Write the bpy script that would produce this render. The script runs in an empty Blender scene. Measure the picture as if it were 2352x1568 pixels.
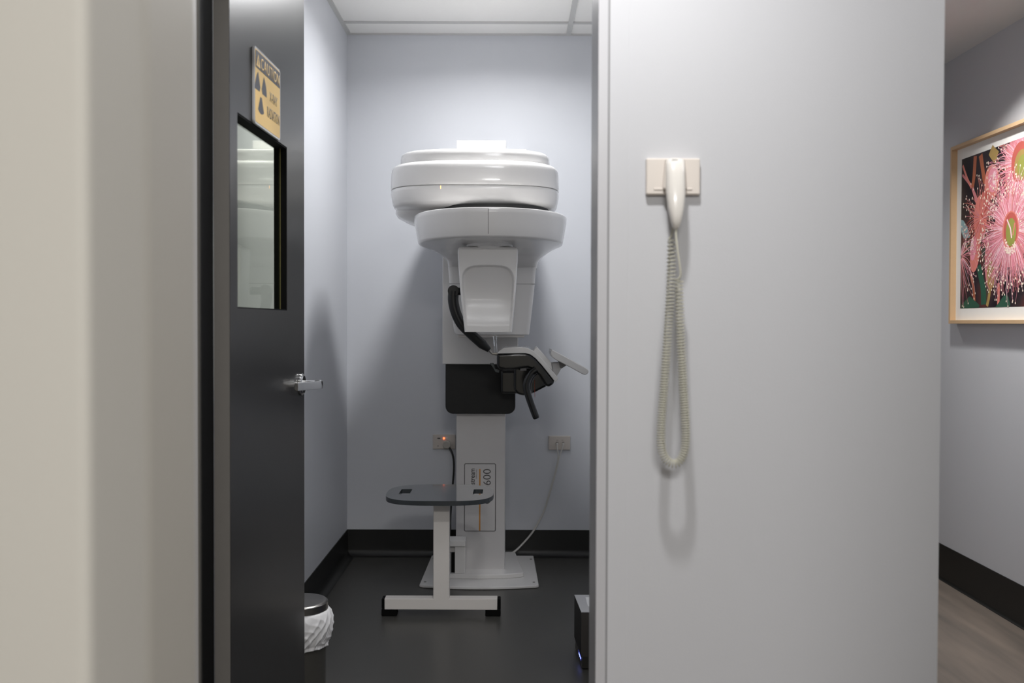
import bpy, bmesh, math, random
from mathutils import Vector, Matrix
random.seed(7)
sc = bpy.context.scene
COL = sc.collection
PI = math.pi

# ------------------------------------------------------------------ camera
F = 2287.0                         # 35 mm lens on a 2352 px wide frame
CAMZ = 1.22
TH = math.atan(44.0 / F)           # slight downward pitch
ROLL = 0.0032
fwd = Vector((0, math.cos(TH), -math.sin(TH)))
r0 = Vector((1, 0, 0)); u0 = Vector((0, math.sin(TH), math.cos(TH)))
RT = (r0 * math.cos(ROLL) + u0 * math.sin(ROLL)).normalized()
UP = (u0 * math.cos(ROLL) - r0 * math.sin(ROLL)).normalized()
CAM = Vector((0, 0, CAMZ))
cd = bpy.data.cameras.new('camera'); cam = bpy.data.objects.new('camera', cd); COL.objects.link(cam)
M = Matrix((RT, UP, -fwd)).transposed().to_4x4(); M.translation = CAM
cam.matrix_world = M
cd.sensor_width = 36.0; cd.lens = F / 2352 * 36
cd.clip_start = 0.02
cd.dof.use_dof = True; cd.dof.focus_distance = 3.7; cd.dof.aperture_fstop = 3.0
sc.camera = cam

def ray(px, py):
    return RT * ((px - 1176) / F) + UP * (-(py - 784) / F) + fwd
def at(px, py, Y):                 # point where the sight line meets the plane y = Y
    d = ray(px, py); return CAM + d * (Y / d.y)
def atx(px, py, X):
    d = ray(px, py); return CAM + d * (X / d.x)

# ------------------------------------------------------------------ view, world, lamps
sc.view_settings.view_transform = 'Standard'; sc.view_settings.look = 'None'
sc.view_settings.gamma = 1.0; sc.view_settings.use_curve_mapping = False
sc.view_settings.exposure = 0.0
w = bpy.data.worlds.new('world'); sc.world = w; w.use_nodes = True
w.node_tree.nodes['Background'].inputs[0].default_value = (0.8, 0.85, 1, 1)
w.node_tree.nodes['Background'].inputs[1].default_value = 0.05

def lamp(name, loc, power, size, color=(1, 1, 1), spread=180, aim=None):
    l = bpy.data.lights.new(name, 'AREA'); l.shape = 'DISK'; l.size = size
    l.energy = power; l.color = color; l.spread = math.radians(spread)
    o = bpy.data.objects.new(name, l); COL.objects.link(o); o.location = loc
    if aim: o.rotation_euler = (Vector(aim) - Vector(loc)).to_track_quat('-Z', 'Y').to_euler()
    return o
CEIL = 2.706; CCEIL = 2.457
lamp('xray_room_downlight', (-.045, 4.24, CEIL - .012), 21, .20, (.985, .99, 1.0), 160)
pl = bpy.data.lights.new('xray_room_added_fill', 'POINT'); pl.energy = 9; pl.shadow_soft_size = .16; pl.color = (.98, .985, 1.0)  # invented fill, added to brighten the room's ceiling and upper walls
po_ = bpy.data.objects.new('xray_room_added_fill', pl); COL.objects.link(po_); po_.location = (.05, 2.85, CEIL - .20)
lamp('corridor_downlight', (.18, 1.60, CCEIL - .012), 14, .10, (1.0, .99, .98))
lamp('side_corridor_downlight', (1.60, 3.85, CCEIL - .012), 13, .10, (1.0, .99, .97), 118)
dl = bpy.data.lights.new('side_corridor_added_fill', 'POINT'); dl.energy = 8; dl.shadow_soft_size = .15; dl.color = (1, .99, .98)  # extra point light added out of view to lift the corridor ceiling and wall
do_ = bpy.data.objects.new('side_corridor_added_fill', dl); COL.objects.link(do_); do_.location = (1.40, 2.1, CCEIL - .25)
lamp('far_corridor_downlight', (1.50, 5.6, CCEIL - .012), 6, .10, (1.0, .99, .97), 150)
lamp('near_room_downlight', (.25, -.85, CCEIL - .012), 78, .9, (1.0, .985, .96))

# ------------------------------------------------------------------ materials
def mat(name, col, rough=.5, metal=0.0, noise=0.0, scale=30, bump=0.0, bscale=200, spec=.5, coat=0.0, emit=None, estr=0,
        trans=0.0, alpha=1.0, ior=1.45, sub=0.0):
    m = bpy.data.materials.new(name); m.use_nodes = True
    nt = m.node_tree; b = nt.nodes['Principled BSDF']
    b.inputs['Base Color'].default_value = (*col, 1); b.inputs['Roughness'].default_value = rough
    b.inputs['Metallic'].default_value = metal; b.inputs['Specular IOR Level'].default_value = spec
    b.inputs['Coat Weight'].default_value = coat; b.inputs['Coat Roughness'].default_value = .05
    b.inputs['Transmission Weight'].default_value = trans; b.inputs['IOR'].default_value = ior
    b.inputs['Alpha'].default_value = alpha
    if emit: b.inputs['Emission Color'].default_value = (*emit, 1); b.inputs['Emission Strength'].default_value = estr
    tc = nt.nodes.new('ShaderNodeTexCoord')
    n = nt.nodes.new('ShaderNodeTexNoise'); n.inputs['Scale'].default_value = scale; n.inputs['Detail'].default_value = 4
    nt.links.new(tc.outputs['Object'], n.inputs['Vector'])
    mx = nt.nodes.new('ShaderNodeMix'); mx.data_type = 'RGBA'
    mx.inputs['A'].default_value = (*[c * (1 - noise) for c in col], 1)
    mx.inputs['B'].default_value = (*[min(1, c * (1 + noise)) for c in col], 1)
    nt.links.new(n.outputs['Fac'], mx.inputs['Factor']); nt.links.new(mx.outputs['Result'], b.inputs['Base Color'])
    if bump:
        n2 = nt.nodes.new('ShaderNodeTexNoise'); n2.inputs['Scale'].default_value = bscale; n2.inputs['Detail'].default_value = 2
        nt.links.new(tc.outputs['Object'], n2.inputs['Vector'])
        bp = nt.nodes.new('ShaderNodeBump'); bp.inputs['Strength'].default_value = bump; bp.inputs['Distance'].default_value = .002
        nt.links.new(n2.outputs['Fac'], bp.inputs['Height']); nt.links.new(bp.outputs['Normal'], b.inputs['Normal'])
    return m
def s(r, g, b):                    # 8-bit sRGB to linear
    return tuple((c / 255 / 12.92) if c / 255 <= .04045 else ((c / 255 + .055) / 1.055) ** 2.4 for c in (r, g, b))

PAINT_ROOM = mat('paint_blue_grey', s(206, 208, 213), .55, noise=.012, scale=3, bump=.12, bscale=350)
PAINT_SIDE = mat('paint_pale_grey', s(201, 202, 206), .6, noise=.012, scale=2, bump=.12, bscale=350)
PAINT_HALL = mat('paint_light_grey', s(203, 204, 208), .6, noise=.012, scale=2, bump=.12, bscale=350)
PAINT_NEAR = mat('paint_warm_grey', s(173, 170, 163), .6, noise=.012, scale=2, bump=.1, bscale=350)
PAINT_FRAME = mat('enamel_frame_grey', s(196, 196, 200), .35, noise=.01)
PAINT_CEIL = mat('ceiling_paint', s(226, 225, 224), .8, noise=.01)
TILE = mat('ceiling_tile', s(240, 239, 236), .85, noise=.015, scale=60, bump=.15, bscale=500)
TBAR = mat('ceiling_grid_metal', s(196, 196, 194), .5, noise=.01)
SKIRT = mat('black_vinyl_skirting', s(27, 27, 26), .42, noise=.08, scale=20)
DOORM = mat('charcoal_laminate', s(40, 39, 39), .30, noise=.05, scale=8, bump=.03, bscale=120)
DOOREDGE = mat('door_edge_laminate', s(128, 125, 121), .4, noise=.04)
RUBBER = mat('black_rubber', s(14, 14, 14), .7, noise=.1, spec=.12)
BLACKP = mat('black_plastic', s(24, 24, 24), .38, noise=.06, scale=60, bump=.05, bscale=600)
BLACKG = mat('black_gloss_plastic', s(22, 23, 23), .16, noise=.05, coat=.3)
BLACKM = mat('black_matt_cover', s(17, 17, 16), .55, noise=.08, bump=.06, bscale=500)
WHITE = mat('white_gloss_shell', s(216, 214, 212), .18, noise=.008, coat=.35)
WHITE2 = mat('white_satin_shell', s(220, 218, 216), .28, noise=.008)
COLUMNM = mat('silver_grey_powdercoat', s(205, 203, 203), .34, metal=.25, noise=.012, scale=90)
STEELW = mat('off_white_powdercoat', s(226, 221, 216), .38, noise=.01)
SEAM = mat('seam_shadow_gasket', s(70, 70, 70), .6, noise=.05)
CHROME = mat('satin_chrome', s(205, 205, 205), .14, metal=1, noise=.02)
STEEL = mat('brushed_steel', s(150, 147, 143), .28, metal=1, noise=.05, scale=80)
ACRYL = mat('grey_gloss_acrylic', s(92, 96, 100), .10, noise=.02, coat=.6)
ACRYLE = mat('dark_acrylic_edge', s(56, 60, 63), .25, noise=.03)
CREAM = mat('cream_plastic', s(222, 214, 206), .32, noise=.01)
PHONEW = mat('white_phone_plastic', s(226, 222, 216), .22, noise=.008, coat=.2)
CORD = mat('grey_cream_cord', s(192, 190, 176), .42, noise=.03)
PLATE = mat('outlet_plate_plastic', s(200, 192, 184), .4, noise=.01)
CABLEW = mat('white_cable', s(205, 203, 198), .45, noise=.02)
INK = mat('dark_print', s(62, 60, 58), .5, noise=.03)
ORANGE = mat('orange_print', s(196, 132, 52), .5, noise=.03)
SIGNY = mat('sign_yellow', s(244, 205, 128), .45, noise=.02)
SIGNK = mat('sign_dark', s(64, 64, 72), .45, noise=.03)
SIGNW = mat('sign_holder_clear', s(205, 205, 206), .25, noise=.02)
WOOD = mat('oak_frame_wood', s(206, 174, 136), .5, noise=.06, scale=25, bump=.1, bscale=90)
MATB = mat('mat_board', s(240, 238, 233), .8, noise=.01)
REDLED = mat('red_neon', (1, .12, .03), .4, emit=(1, .16, .05), estr=3)
BLUELED = mat('blue_led', (.1, .15, 1), .4, emit=(.25, .3, 1), estr=4)
BLUELIT = mat('blue_status_window', (.01, .02, .3), .3, emit=(.03, .05, .5), estr=.5)
ORLED = mat('orange_led', (1, .5, .2), .4, emit=(1, .55, .25), estr=1.5)
CLEAR = mat('clear_plastic', (.93, .95, .97), .03, trans=1.0, ior=1.35, noise=.001)
BAG = mat('white_plastic_bag', s(226, 225, 226), .3, noise=.03, scale=40, bump=.3, bscale=60)
BINM = mat('bin_dark_steel', s(84, 82, 78), .35, metal=.4, noise=.04)

# floor materials
FLOORR = mat('dark_grey_vinyl', s(70, 69, 66), .36, noise=.10, scale=420, bump=.05, bscale=300)
def hall_floor():
    m = mat('grey_brown_wood_vinyl', s(120, 110, 101), .45, noise=.06, scale=12, bump=.04)
    nt = m.node_tree; b = nt.nodes['Principled BSDF']
    tc = nt.nodes.new('ShaderNodeTexCoord'); mp = nt.nodes.new('ShaderNodeMapping')
    mp.inputs['Scale'].default_value = (9, .9, 1); mp.inputs['Rotation'].default_value = (0, 0, .15)
    n = nt.nodes.new('ShaderNodeTexNoise'); n.inputs['Scale'].default_value = 1.6; n.inputs['Detail'].default_value = 5
    cr = nt.nodes.new('ShaderNodeValToRGB')
    cr.color_ramp.elements[0].position = .3; cr.color_ramp.elements[0].color = (*s(96, 89, 83), 1)
    cr.color_ramp.elements[1].position = .7; cr.color_ramp.elements[1].color = (*s(126, 114, 104), 1)
    nt.links.new(tc.outputs['Object'], mp.inputs['Vector']); nt.links.new(mp.outputs['Vector'], n.inputs['Vector'])
    nt.links.new(n.outputs['Fac'], cr.inputs['Fac']); nt.links.new(cr.outputs['Color'], b.inputs['Base Color'])
    return m
FLOORH = hall_floor()
def glass_mat():                   # lead glass: clear body, mirror-like at a grazing angle
    m = bpy.data.materials.new('lead_glass'); m.use_nodes = True; nt = m.node_tree
    nt.nodes.remove(nt.nodes['Principled BSDF'])
    t = nt.nodes.new('ShaderNodeBsdfTransparent'); t.inputs[0].default_value = (.92, .94, .86, 1)
    g = nt.nodes.new('ShaderNodeBsdfGlossy'); g.inputs['Roughness'].default_value = .02; g.inputs[0].default_value = (.93, .96, .86, 1)
    f = nt.nodes.new('ShaderNodeFresnel'); f.inputs['IOR'].default_value = 1.8
    mx = nt.nodes.new('ShaderNodeMixShader')
    ge = nt.nodes.new('ShaderNodeNewGeometry'); mu = nt.nodes.new('ShaderNodeMath'); mu.operation = 'SUBTRACT'; mu.use_clamp = True
    nt.links.new(f.outputs[0], mu.inputs[0]); nt.links.new(ge.outputs['Backfacing'], mu.inputs[1])   # only the outer face mirrors
    nt.links.new(mu.outputs[0], mx.inputs[0]); nt.links.new(t.outputs[0], mx.inputs[1]); nt.links.new(g.outputs[0], mx.inputs[2])
    nt.links.new(mx.outputs[0], nt.nodes['Material Output'].inputs[0])
    return m
GLASS = glass_mat()

# ------------------------------------------------------------------ helpers
def link(o, parent=None):
    COL.objects.link(o)
    if parent is not None: o.parent = parent
    return o
def obj(name, bm, m, parent=None, smooth=False, bevel=0, bseg=2, angle=35):
    bmesh.ops.recalc_face_normals(bm, faces=bm.faces)
    me = bpy.data.meshes.new(name); bm.to_mesh(me); bm.free()
    for mm in (m if isinstance(m, (list, tuple)) else [m]): me.materials.append(mm)
    o = bpy.data.objects.new(name, me)
    if smooth or bevel:
        me.polygons.foreach_set('use_smooth', [True] * len(me.polygons))
        me.set_sharp_from_angle(angle=math.radians(angle))
    if bevel:
        md = o.modifiers.new('bevel', 'BEVEL'); md.width = bevel; md.segments = bseg; md.limit_method = 'ANGLE'
        md.angle_limit = math.radians(35); md.harden_normals = True
    link(o, None)
    if parent is not None:
        o.parent = parent; o.matrix_parent_inverse = parent_inv(parent)
    return o
def parent_inv(p):
    m = Matrix.Identity(4); q = p
    chain = []
    while q: chain.append(q); q = q.parent
    for q in reversed(chain): m = m @ q.matrix_parent_inverse @ Matrix.Translation(q.location) @ q.rotation_euler.to_matrix().to_4x4()
    return m.inverted()
def thing(name, label, cat, loc, group=None):
    o = bpy.data.objects.new(name, None); COL.objects.link(o); o.location = loc; o.empty_display_size = .05
    o['label'] = label; o['category'] = cat
    if group: o['group'] = group
    return o
def tag(o, label, cat, group=None):
    o['label'] = label; o['category'] = cat
    if group: o['group'] = group
    return o
def struct(name, bm, m, label=None, **k):
    o = obj(name, bm, m, **k); o['kind'] = 'structure'
    if label: o['label'] = label
    return o
def BM(): return bmesh.new()
def box(bm, x0, x1, y0, y1, z0, z1, mi=0):
    vs = [bm.verts.new((x, y, z)) for x in (x0, x1) for y in (y0, y1) for z in (z0, z1)]
    for f in ((0, 1, 3, 2), (4, 6, 7, 5), (0, 4, 5, 1), (2, 3, 7, 6), (0, 2, 6, 4), (1, 5, 7, 3)):
        fc = bm.faces.new([vs[i] for i in f]); fc.material_index = mi
    return vs
def loft(bm, rings, cap=True, mi=0):
    R = [[bm.verts.new(p) for p in r] for r in rings]; n = len(R[0])
    for a, b in zip(R, R[1:]):
        for i in range(n):
            f = bm.faces.new((a[i], a[(i + 1) % n], b[(i + 1) % n], b[i])); f.material_index = mi
    if cap:
        bm.faces.new(R[0][::-1]).material_index = mi; bm.faces.new(R[-1]).material_index = mi
    return R
def sell(cx, cy, z, a, b, e=2.6, n=96, bb=None):      # superellipse ring in plan; bb = other half-depth at the back
    out = []
    for i in range(n):
        t = 2 * PI * i / n; c, q = math.cos(t), math.sin(t)
        B = b if (q < 0 or bb is None) else bb
        out.append((cx + a * math.copysign(abs(c) ** (2 / e), c), cy + B * math.copysign(abs(q) ** (2 / e), q), z))
    return out
def rrect(x0, x1, z0, z1, r, n=6, corners=(1, 1, 1, 1)):  # ccw, corner order: (x0z0, x1z0, x1z1, x0z1)
    pts = []
    for k, (cx, cz, a0) in enumerate(((x0, z0, PI), (x1, z0, 1.5 * PI), (x1, z1, 0), (x0, z1, .5 * PI))):
        rr = r * corners[k]
        ox = cx + (rr if cx == x0 else -rr); oz = cz + (rr if cz == z0 else -rr)
        if rr == 0: pts.append((cx, cz)); continue
        for i in range(n + 1):
            t = a0 + .5 * PI * i / n; pts.append((ox + rr * math.cos(t), oz + rr * math.sin(t)))
    return pts
def prism(bm, pts, a, b, axis='y', mi=0):             # extrude a 2-D outline
    def P(u, v, t): return {'y': (u, t, v), 'z': (u, v, t), 'x': (t, u, v)}[axis]
    loft(bm, [[P(u, v, a) for u, v in pts], [P(u, v, b) for u, v in pts]], mi=mi)
def tube(bm, pts, rad, n=10, cap=True, mi=0, flat=1.0):
    pts = [Vector(p) for p in pts]; N = len(pts)
    rads = rad if isinstance(rad, (list, tuple)) else [rad] * N
    t0 = (pts[1] - pts[0]).normalized(); ref = Vector((0, 0, 1)) if abs(t0.z) < .9 else Vector((1, 0, 0))
    nrm = t0.cross(ref).normalized(); rings = []
    for i, p in enumerate(pts):
        t = (pts[min(i + 1, N - 1)] - pts[max(i - 1, 0)]).normalized()
        nrm = (nrm - t * nrm.dot(t)).normalized(); bn = t.cross(nrm)
        rings.append([p + (nrm * math.cos(2 * PI * k / n) + bn * math.sin(2 * PI * k / n) * flat) * rads[i] for k in range(n)])
    loft(bm, rings, cap, mi)
def smooth_path(pts, per=8):                          # Catmull-Rom
    P = [Vector(p) for p in pts]; P = [P[0] * 2 - P[1]] + P + [P[-1] * 2 - P[-2]]; out = []
    for i in range(1, len(P) - 2):
        for k in range(per):
            t = k / per; a, b, c, d = P[i - 1:i + 3]
            out.append(.5 * ((2 * b) + (c - a) * t + (2 * a - 5 * b + 4 * c - d) * t * t + (3 * b - a - 3 * c + d) * t ** 3))
    out.append(P[-2]); return out
def cyl(bm, c, r, h, axis='z', n=32, r2=None):
    c = Vector(c); r2 = r if r2 is None else r2
    def ring(t, rr):
        o = []
        for i in range(n):
            a = 2 * PI * i / n; u, v = rr * math.cos(a), rr * math.sin(a)
            o.append(c + Vector({'z': (u, v, t), 'y': (u, t, v), 'x': (t, u, v)}[axis]))
        return o
    loft(bm, [ring(0, r), ring(h, r2)])
def text_bm(body, size, place, ext=.0004, spacing=1.0, bold=0.0):
    cu = bpy.data.curves.new('text', 'FONT'); cu.body = body; cu.size = size; cu.extrude = ext; cu.space_character = spacing
    cu.offset = bold; cu.resolution_u = 3
    o = bpy.data.objects.new('text', cu); COL.objects.link(o)
    bpy.context.view_layer.update()
    dg = bpy.context.evaluated_depsgraph_get(); me = bpy.data.meshes.new_from_object(o.evaluated_get(dg))
    bm = bmesh.new(); bm.from_mesh(me); bm.transform(place)
    bpy.data.objects.remove(o); bpy.data.curves.remove(cu); bpy.data.meshes.remove(me)
    return bm
def text_fit(body, u0, v0, wid, hei, base, U, V, N, ext=.0004, bold=0.0, spacing=1.0):
    """letters scaled to fill wid x hei from (u0,v0) in the plane base+U*u+V*v"""
    bm = text_bm(body, 1.0, Matrix.Identity(4), ext=0.0, bold=bold, spacing=spacing)
    xs = [v.co.x for v in bm.verts]; ys = [v.co.y for v in bm.verts]
    sx = wid / (max(xs) - min(xs)); sy = hei / (max(ys) - min(ys)); mx, my = min(xs), min(ys)
    r = bmesh.ops.extrude_face_region(bm, geom=bm.faces[:])
    top = [g for g in r['geom'] if isinstance(g, bmesh.types.BMVert)]; ts = set(top)
    for v in bm.verts:
        p = base + U * (u0 + (v.co.x - mx) * sx) + V * (v0 + (v.co.y - my) * sy)
        v.co = p + N * (ext if v in ts else 0)
    return bm
def join(bms):
    out = bmesh.new()
    for b in bms:
        me = bpy.data.meshes.new('t'); b.to_mesh(me); b.free(); out.from_mesh(me); bpy.data.meshes.remove(me)
    return out

# ------------------------------------------------------------------ room shell
YB = 5.174; XL = -.857; XR = .83; YW = 2.158; YW2 = 2.32; XC = .93; XH = 2.06
XJL = -.70; XJR = .183
b = BM(); box(b, XL - .1, XC, YB, YB + .12, -.05, CEIL + .1); struct('wall_back', b, PAINT_ROOM)
b = BM(); box(b, XL - .1, XL, YW2, YB, -.05, CEIL + .1); struct('wall_left', b, PAINT_ROOM)
b = BM(); box(b, XR, XC, YW2, YB, -.05, CEIL + .1); struct('wall_right', b, [PAINT_ROOM])
b = BM(); box(b, XR + .1, XC, YB + .12, 9, -.05, CEIL + .1); o = struct('wall_corridor_left', b, PAINT_HALL)
b = BM(); box(b, XJR + .02, XC, YW, YW2, -.05, CEIL + .1); box(b, -3, XJL - .04, YW, YW2, -.05, CEIL + .1)
box(b, XJL - .04, XJR + .02, YW, YW2, 2.40, CEIL + .1)
struct('wall_front', b, PAINT_HALL, 'light grey corridor wall with the handset on it')
b = BM(); box(b, XH, XH + .1, -2, 9, -.05, CCEIL + .1); struct('wall_corridor', b, PAINT_SIDE, 'blue grey corridor wall the flower picture hangs on')
b = BM(); box(b, XC, XH, 8.9, 9, -.05, CCEIL + .1); struct('wall_corridor_end', b, PAINT_HALL)
b = BM(); box(b, -3.1, -3, .62, YW2, -.05, CCEIL + .1); struct('wall_corridor_west', b, PAINT_HALL)
NX = -.2630; NY0 = .627; NY1 = .84
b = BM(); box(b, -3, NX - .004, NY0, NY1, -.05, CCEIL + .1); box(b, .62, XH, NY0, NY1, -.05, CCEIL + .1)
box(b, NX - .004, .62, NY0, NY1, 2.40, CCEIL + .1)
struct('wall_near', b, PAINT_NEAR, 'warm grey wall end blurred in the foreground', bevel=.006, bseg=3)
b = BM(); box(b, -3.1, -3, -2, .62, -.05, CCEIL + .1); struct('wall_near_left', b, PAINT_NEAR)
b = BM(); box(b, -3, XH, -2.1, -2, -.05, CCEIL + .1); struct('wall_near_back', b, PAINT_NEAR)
# floors and ceilings
b = BM(); box(b, XL, XR, YW2 - .06, YB, -.1, 0); struct('floor', b, FLOORR, 'dark grey speckled vinyl floor of the small room')
b = BM(); box(b, -3, XH, -2, YW2 - .06, -.1, 0); box(b, XC, XH, YW2 - .06, 9, -.1, 0)
struct('floor', b, FLOORH, 'grey brown wood-look vinyl corridor floor')
b = BM(); box(b, XL, XR, YW2, YB, CEIL, CEIL + .1); struct('ceiling', b, TILE, 'white tiled ceiling of the small room')
b = BM(); box(b, -3, XH, -2, YW, CCEIL, CCEIL + .08); box(b, XC, XH, YW, 9, CCEIL, CCEIL + .08)
struct('ceiling', b, PAINT_CEIL, 'plain grey corridor ceiling')
# ceiling grid
tb = at(1000, 50, 5); yT = 5 * (CEIL - CAMZ) / (tb.z - CAMZ)
xT = .286
for i, (x0, x1, y0, y1) in enumerate(((XL, XR, YB - .022, YB), (XL, XL + .022, YW2, YB - .022), (XL + .022, XR, yT - .012, yT + .012),
                                      (xT - .012, xT + .012, YW2, YB - .022), (XL + .022, XR, yT - 1.212, yT - 1.188))):
    b = BM(); box(b, x0, x1, y0, y1, CEIL - .006 - .0005 * i, CEIL + .004); struct('trim_%d' % (i + 1), b, TBAR)
# skirtings: coved vinyl
def skirt(name, p0, p1, nrm, h=.14, r=.035, m=SKIRT):
    p0, p1, nrm = Vector(p0), Vector(p1), Vector(nrm)
    prof = [(0, h), (.004, h), (.005, r)] + [(.005 + r - r * math.cos(t), r - r * math.sin(t)) for t in [PI / 2 * k / 8 for k in range(1, 9)]] + [(.005 + r, -.002), (0, -.002)]
    rings = []
    for p in (p0, p1): rings.append([p + nrm * d + Vector((0, 0, z + .0015)) for d, z in prof])
    b = BM(); loft(b, rings); return struct(name, b, m, smooth=True, angle=50)
skirt('baseboard_back', (XL, YB, 0), (XR, YB, 0), (0, -1, 0), h=.137)
skirt('baseboard_left', (XL, YW2, 0), (XL, YB, 0), (1, 0, 0), h=.137)
skirt('baseboard_right', (XR, YW2, 0), (XR, YB, 0), (-1, 0, 0), h=.137)
skirt('baseboard_corridor', (XH, -1.9, 0), (XH, 8.9, 0), (-1, 0, 0), h=.165, r=.012)
# right door jamb: pressed metal frame
b = BM(); box(b, XJR, XJR + .022, YW - .010, YW2 + .004, 0, 2.40)
box(b, XJR + .022, XJR + .026, YW - .003, YW2, 0, 2.40)
struct('trim_6', b, PAINT_FRAME, 'grey metal door jamb beside the handset wall', bevel=.002)
b = BM(); box(b, XJR + .022, XJR + .0265, YW - .0035, YW - .0003, 0, 2.40); struct('trim_7', b, mat('caulk_line_grey', s(150, 150, 152), .6, noise=.02))
b = BM(); box(b, XJR + .0265, XJR + .068, YW - .0012, YW + .001, 0, 2.40); struct('trim_8', b, PAINT_HALL, bevel=.0006)
# left jamb with a black strip on the hinge side
b = BM(); box(b, XJL - .04, XJL, YW - .010, YW2 - .10, 0, 2.40); struct('trim_9', b, PAINT_FRAME, bevel=.002)
b = BM(); box(b, XJL - .04, XJL + .003, YW2 - .10, YW2 + .004, 0, 2.40); struct('trim_10', b, RUBBER)  # plain black strip, sharing the material of the rubber feet
b = BM(); box(b, XJL - .04, XJR + .022, YW - .010, YW2 + .004, 2.10, 2.40); struct('trim_11', b, PAINT_FRAME)
# foreground door jamb: a raised stop on the wall end
b = BM(); box(b, NX - .004, NX - .0028, NY0 + .10, NY1, 0, 2.40); struct('trim_12', b, mat('enamel_warm_grey', s(160, 156, 148), .4, noise=.01), bevel=.002)

# ------------------------------------------------------------------ x-ray room door, standing open
A = Vector((-.664, 2.345, 0)); B = Vector((-.649, 3.11, 0))
U = (B - A); L = U.length; U.normalize(); V = Vector((0, 0, 1)); N = Vector((U.y, -U.x, 0))   # N faces the doorway side (+x)
TK = .038
def D(u, n, z): return A + U * u + N * n + V * z
def dbox(bm, u0, u1, n0, n1, z0, z1, mi=0):
    vs = [bm.verts.new(D(u, n, z)) for u in (u0, u1) for n in (n0, n1) for z in (z0, z1)]
    for f in ((0, 1, 3, 2), (4, 6, 7, 5), (0, 4, 5, 1), (2, 3, 7, 6), (0, 2, 6, 4), (1, 5, 7, 3)):
        bm.faces.new([vs[i] for i in f]).material_index = mi
def on_door(px, py):               # door face coordinates (u, z) seen at a pixel
    d = ray(px, py); t = (A - CAM).dot(N) / d.dot(N); p = CAM + d * t; return (p - A).dot(U), p.z
wu0, wz1 = on_door(545, 257); wu1, wz1b = on_door(659, 338); _, wz0 = on_door(600, 710)
b = BM()
DT = 2.36
dbox(b, 0, wu0, -TK, 0, .01, DT); dbox(b, wu1, L, -TK, 0, .01, DT)
dbox(b, wu0, wu1, -TK, 0, .01, wz0); dbox(b, wu0, wu1, -TK, 0, wz1, DT)
bmesh.ops.remove_doubles(b, verts=b.verts, dist=1e-5)
door = struct('door_1', b, DOORM, 'charcoal door standing open with a small window and lever handle')
b = BM(); dbox(b, -.0015, 0.0, -TK, -.001, .01, DT); obj('door_edge', b, DOOREDGE, door)
b = BM()
for (u0, u1, z0, z1) in ((wu0, wu0 + .004, wz0, wz1), (wu1 - .004, wu1, wz0, wz1), (wu0, wu1, wz1 - .004, wz1), (wu0, wu1, wz0, wz0 + .003)):
    dbox(b, u0, u1, -TK + .004, -.0015, z0, z1)
fr = obj('window_frame', b, RUBBER, door)
b = BM(); dbox(b, wu1 - .0055, wu1 - .004, -.0190, -.0175, wz0, wz1); obj('glazing_bead', b, mat('old_yellow_sealant', s(110, 104, 58), .6, noise=.3, scale=60), fr)
b = BM(); dbox(b, wu0 + .001, wu1 - .001, -.025, -.0195, wz0 + .001, wz1 - .001); obj('window_glass', b, GLASS, door)
# handle
hu, hz = on_door(680, 884); hu = L - .058; hz = CAMZ - (884 - 740) / F * D(hu, 0, 0).y
b = BM()
def dcyl(bm, u, z, n0, n1, r, k=32, r2=None):
    r2 = r if r2 is None else r2
    loft(bm, [[D(u + rr * math.cos(2 * PI * i / k), n, z + rr * math.sin(2 * PI * i / k)) for i in range(k)] for n, rr in ((n0, r), (n1, r2))])
dcyl(b, hu, hz, 0, .008, .034); dcyl(b, hu, hz, .008, .013, .033, r2=.028)
hd = obj('door_handle', b, CHROME, door, smooth=True, bevel=.0015)
b = BM(); dcyl(b, hu, hz, .010, .046, .012, 24)
lv = [D(hu + .012, .052, hz), D(hu + .004, .064, hz), D(hu - .02, .067, hz), D(hu - .05, .058, hz), D(hu - .085, .040, hz), D(hu - .122, .018, hz)]
pts = smooth_path(lv, 5)
rings = []
for i, p in enumerate(pts):
    hh = .012 if i > 3 else .0135
    q = [(-.0045, -hh), (.0045, -hh), (.0055, 0), (.0045, hh), (-.0045, hh), (-.0055, 0)]
    rings.append([p + N * a + V * c for a, c in q])
loft(b, rings)
obj('lever', b, CHROME, hd, smooth=True, bevel=.002)

# ------------------------------------------------------------------ caution sign on the door
su0, sz1 = on_door(578, 103); su1, _ = on_door(638, 166); _, sz0 = on_door(578, 281)
SW, SH = su1 - su0, sz1 - sz0
sg = thing('caution_sign', 'yellow and black caution X-ray radiation sign mounted on the charcoal door above its window', 'sign', D((su0 + su1) / 2, .004, sz0))
ring = rrect(su0, su1, sz0, sz1, .012)
b = BM(); loft(b, [[D(u, n, z) for u, z in ring] for n in (.001, .007)]); obj('sign_holder', b, SIGNW, sg)
ring = rrect(su0 + .006, su1 - .006, sz0 + .005, sz1 - .005, .008)
b = BM(); loft(b, [[D(u, n, z) for u, z in ring] for n in (.0068, .0076)]); pn = obj('sign_panel', b, SIGNY, sg)
hb = sz1 - .005 - SH * .24
ring = rrect(su0 + .009, su1 - .009, hb, sz1 - .008, .006, corners=(0, 0, 1, 1))
b = BM(); loft(b, [[D(u, n, z) for u, z in ring] for n in (.0074, .0082)]); obj('header_band', b, SIGNK, pn)
base = D(su0, .0081, sz0)
bt = text_fit('CAUTION', .056, SH - .010 - SH * .19, SW - .070, SH * .155, base, U, V, N, bold=.006, spacing=1.12)
tri = [(.014, SH - .010 - SH * .19), (.050, SH - .010 - SH * .19), (.032, SH - .014)]
loft(bt, [[base + U * u + V * v + N * n for u, v in tri] for n in (0, .0004)])
obj('header_lettering', bt, SIGNY, pn)
b = BM(); ex = [(.0305, SH - .042), (.0335, SH - .042), (.0335, SH - .026), (.0305, SH - .026)]
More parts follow.
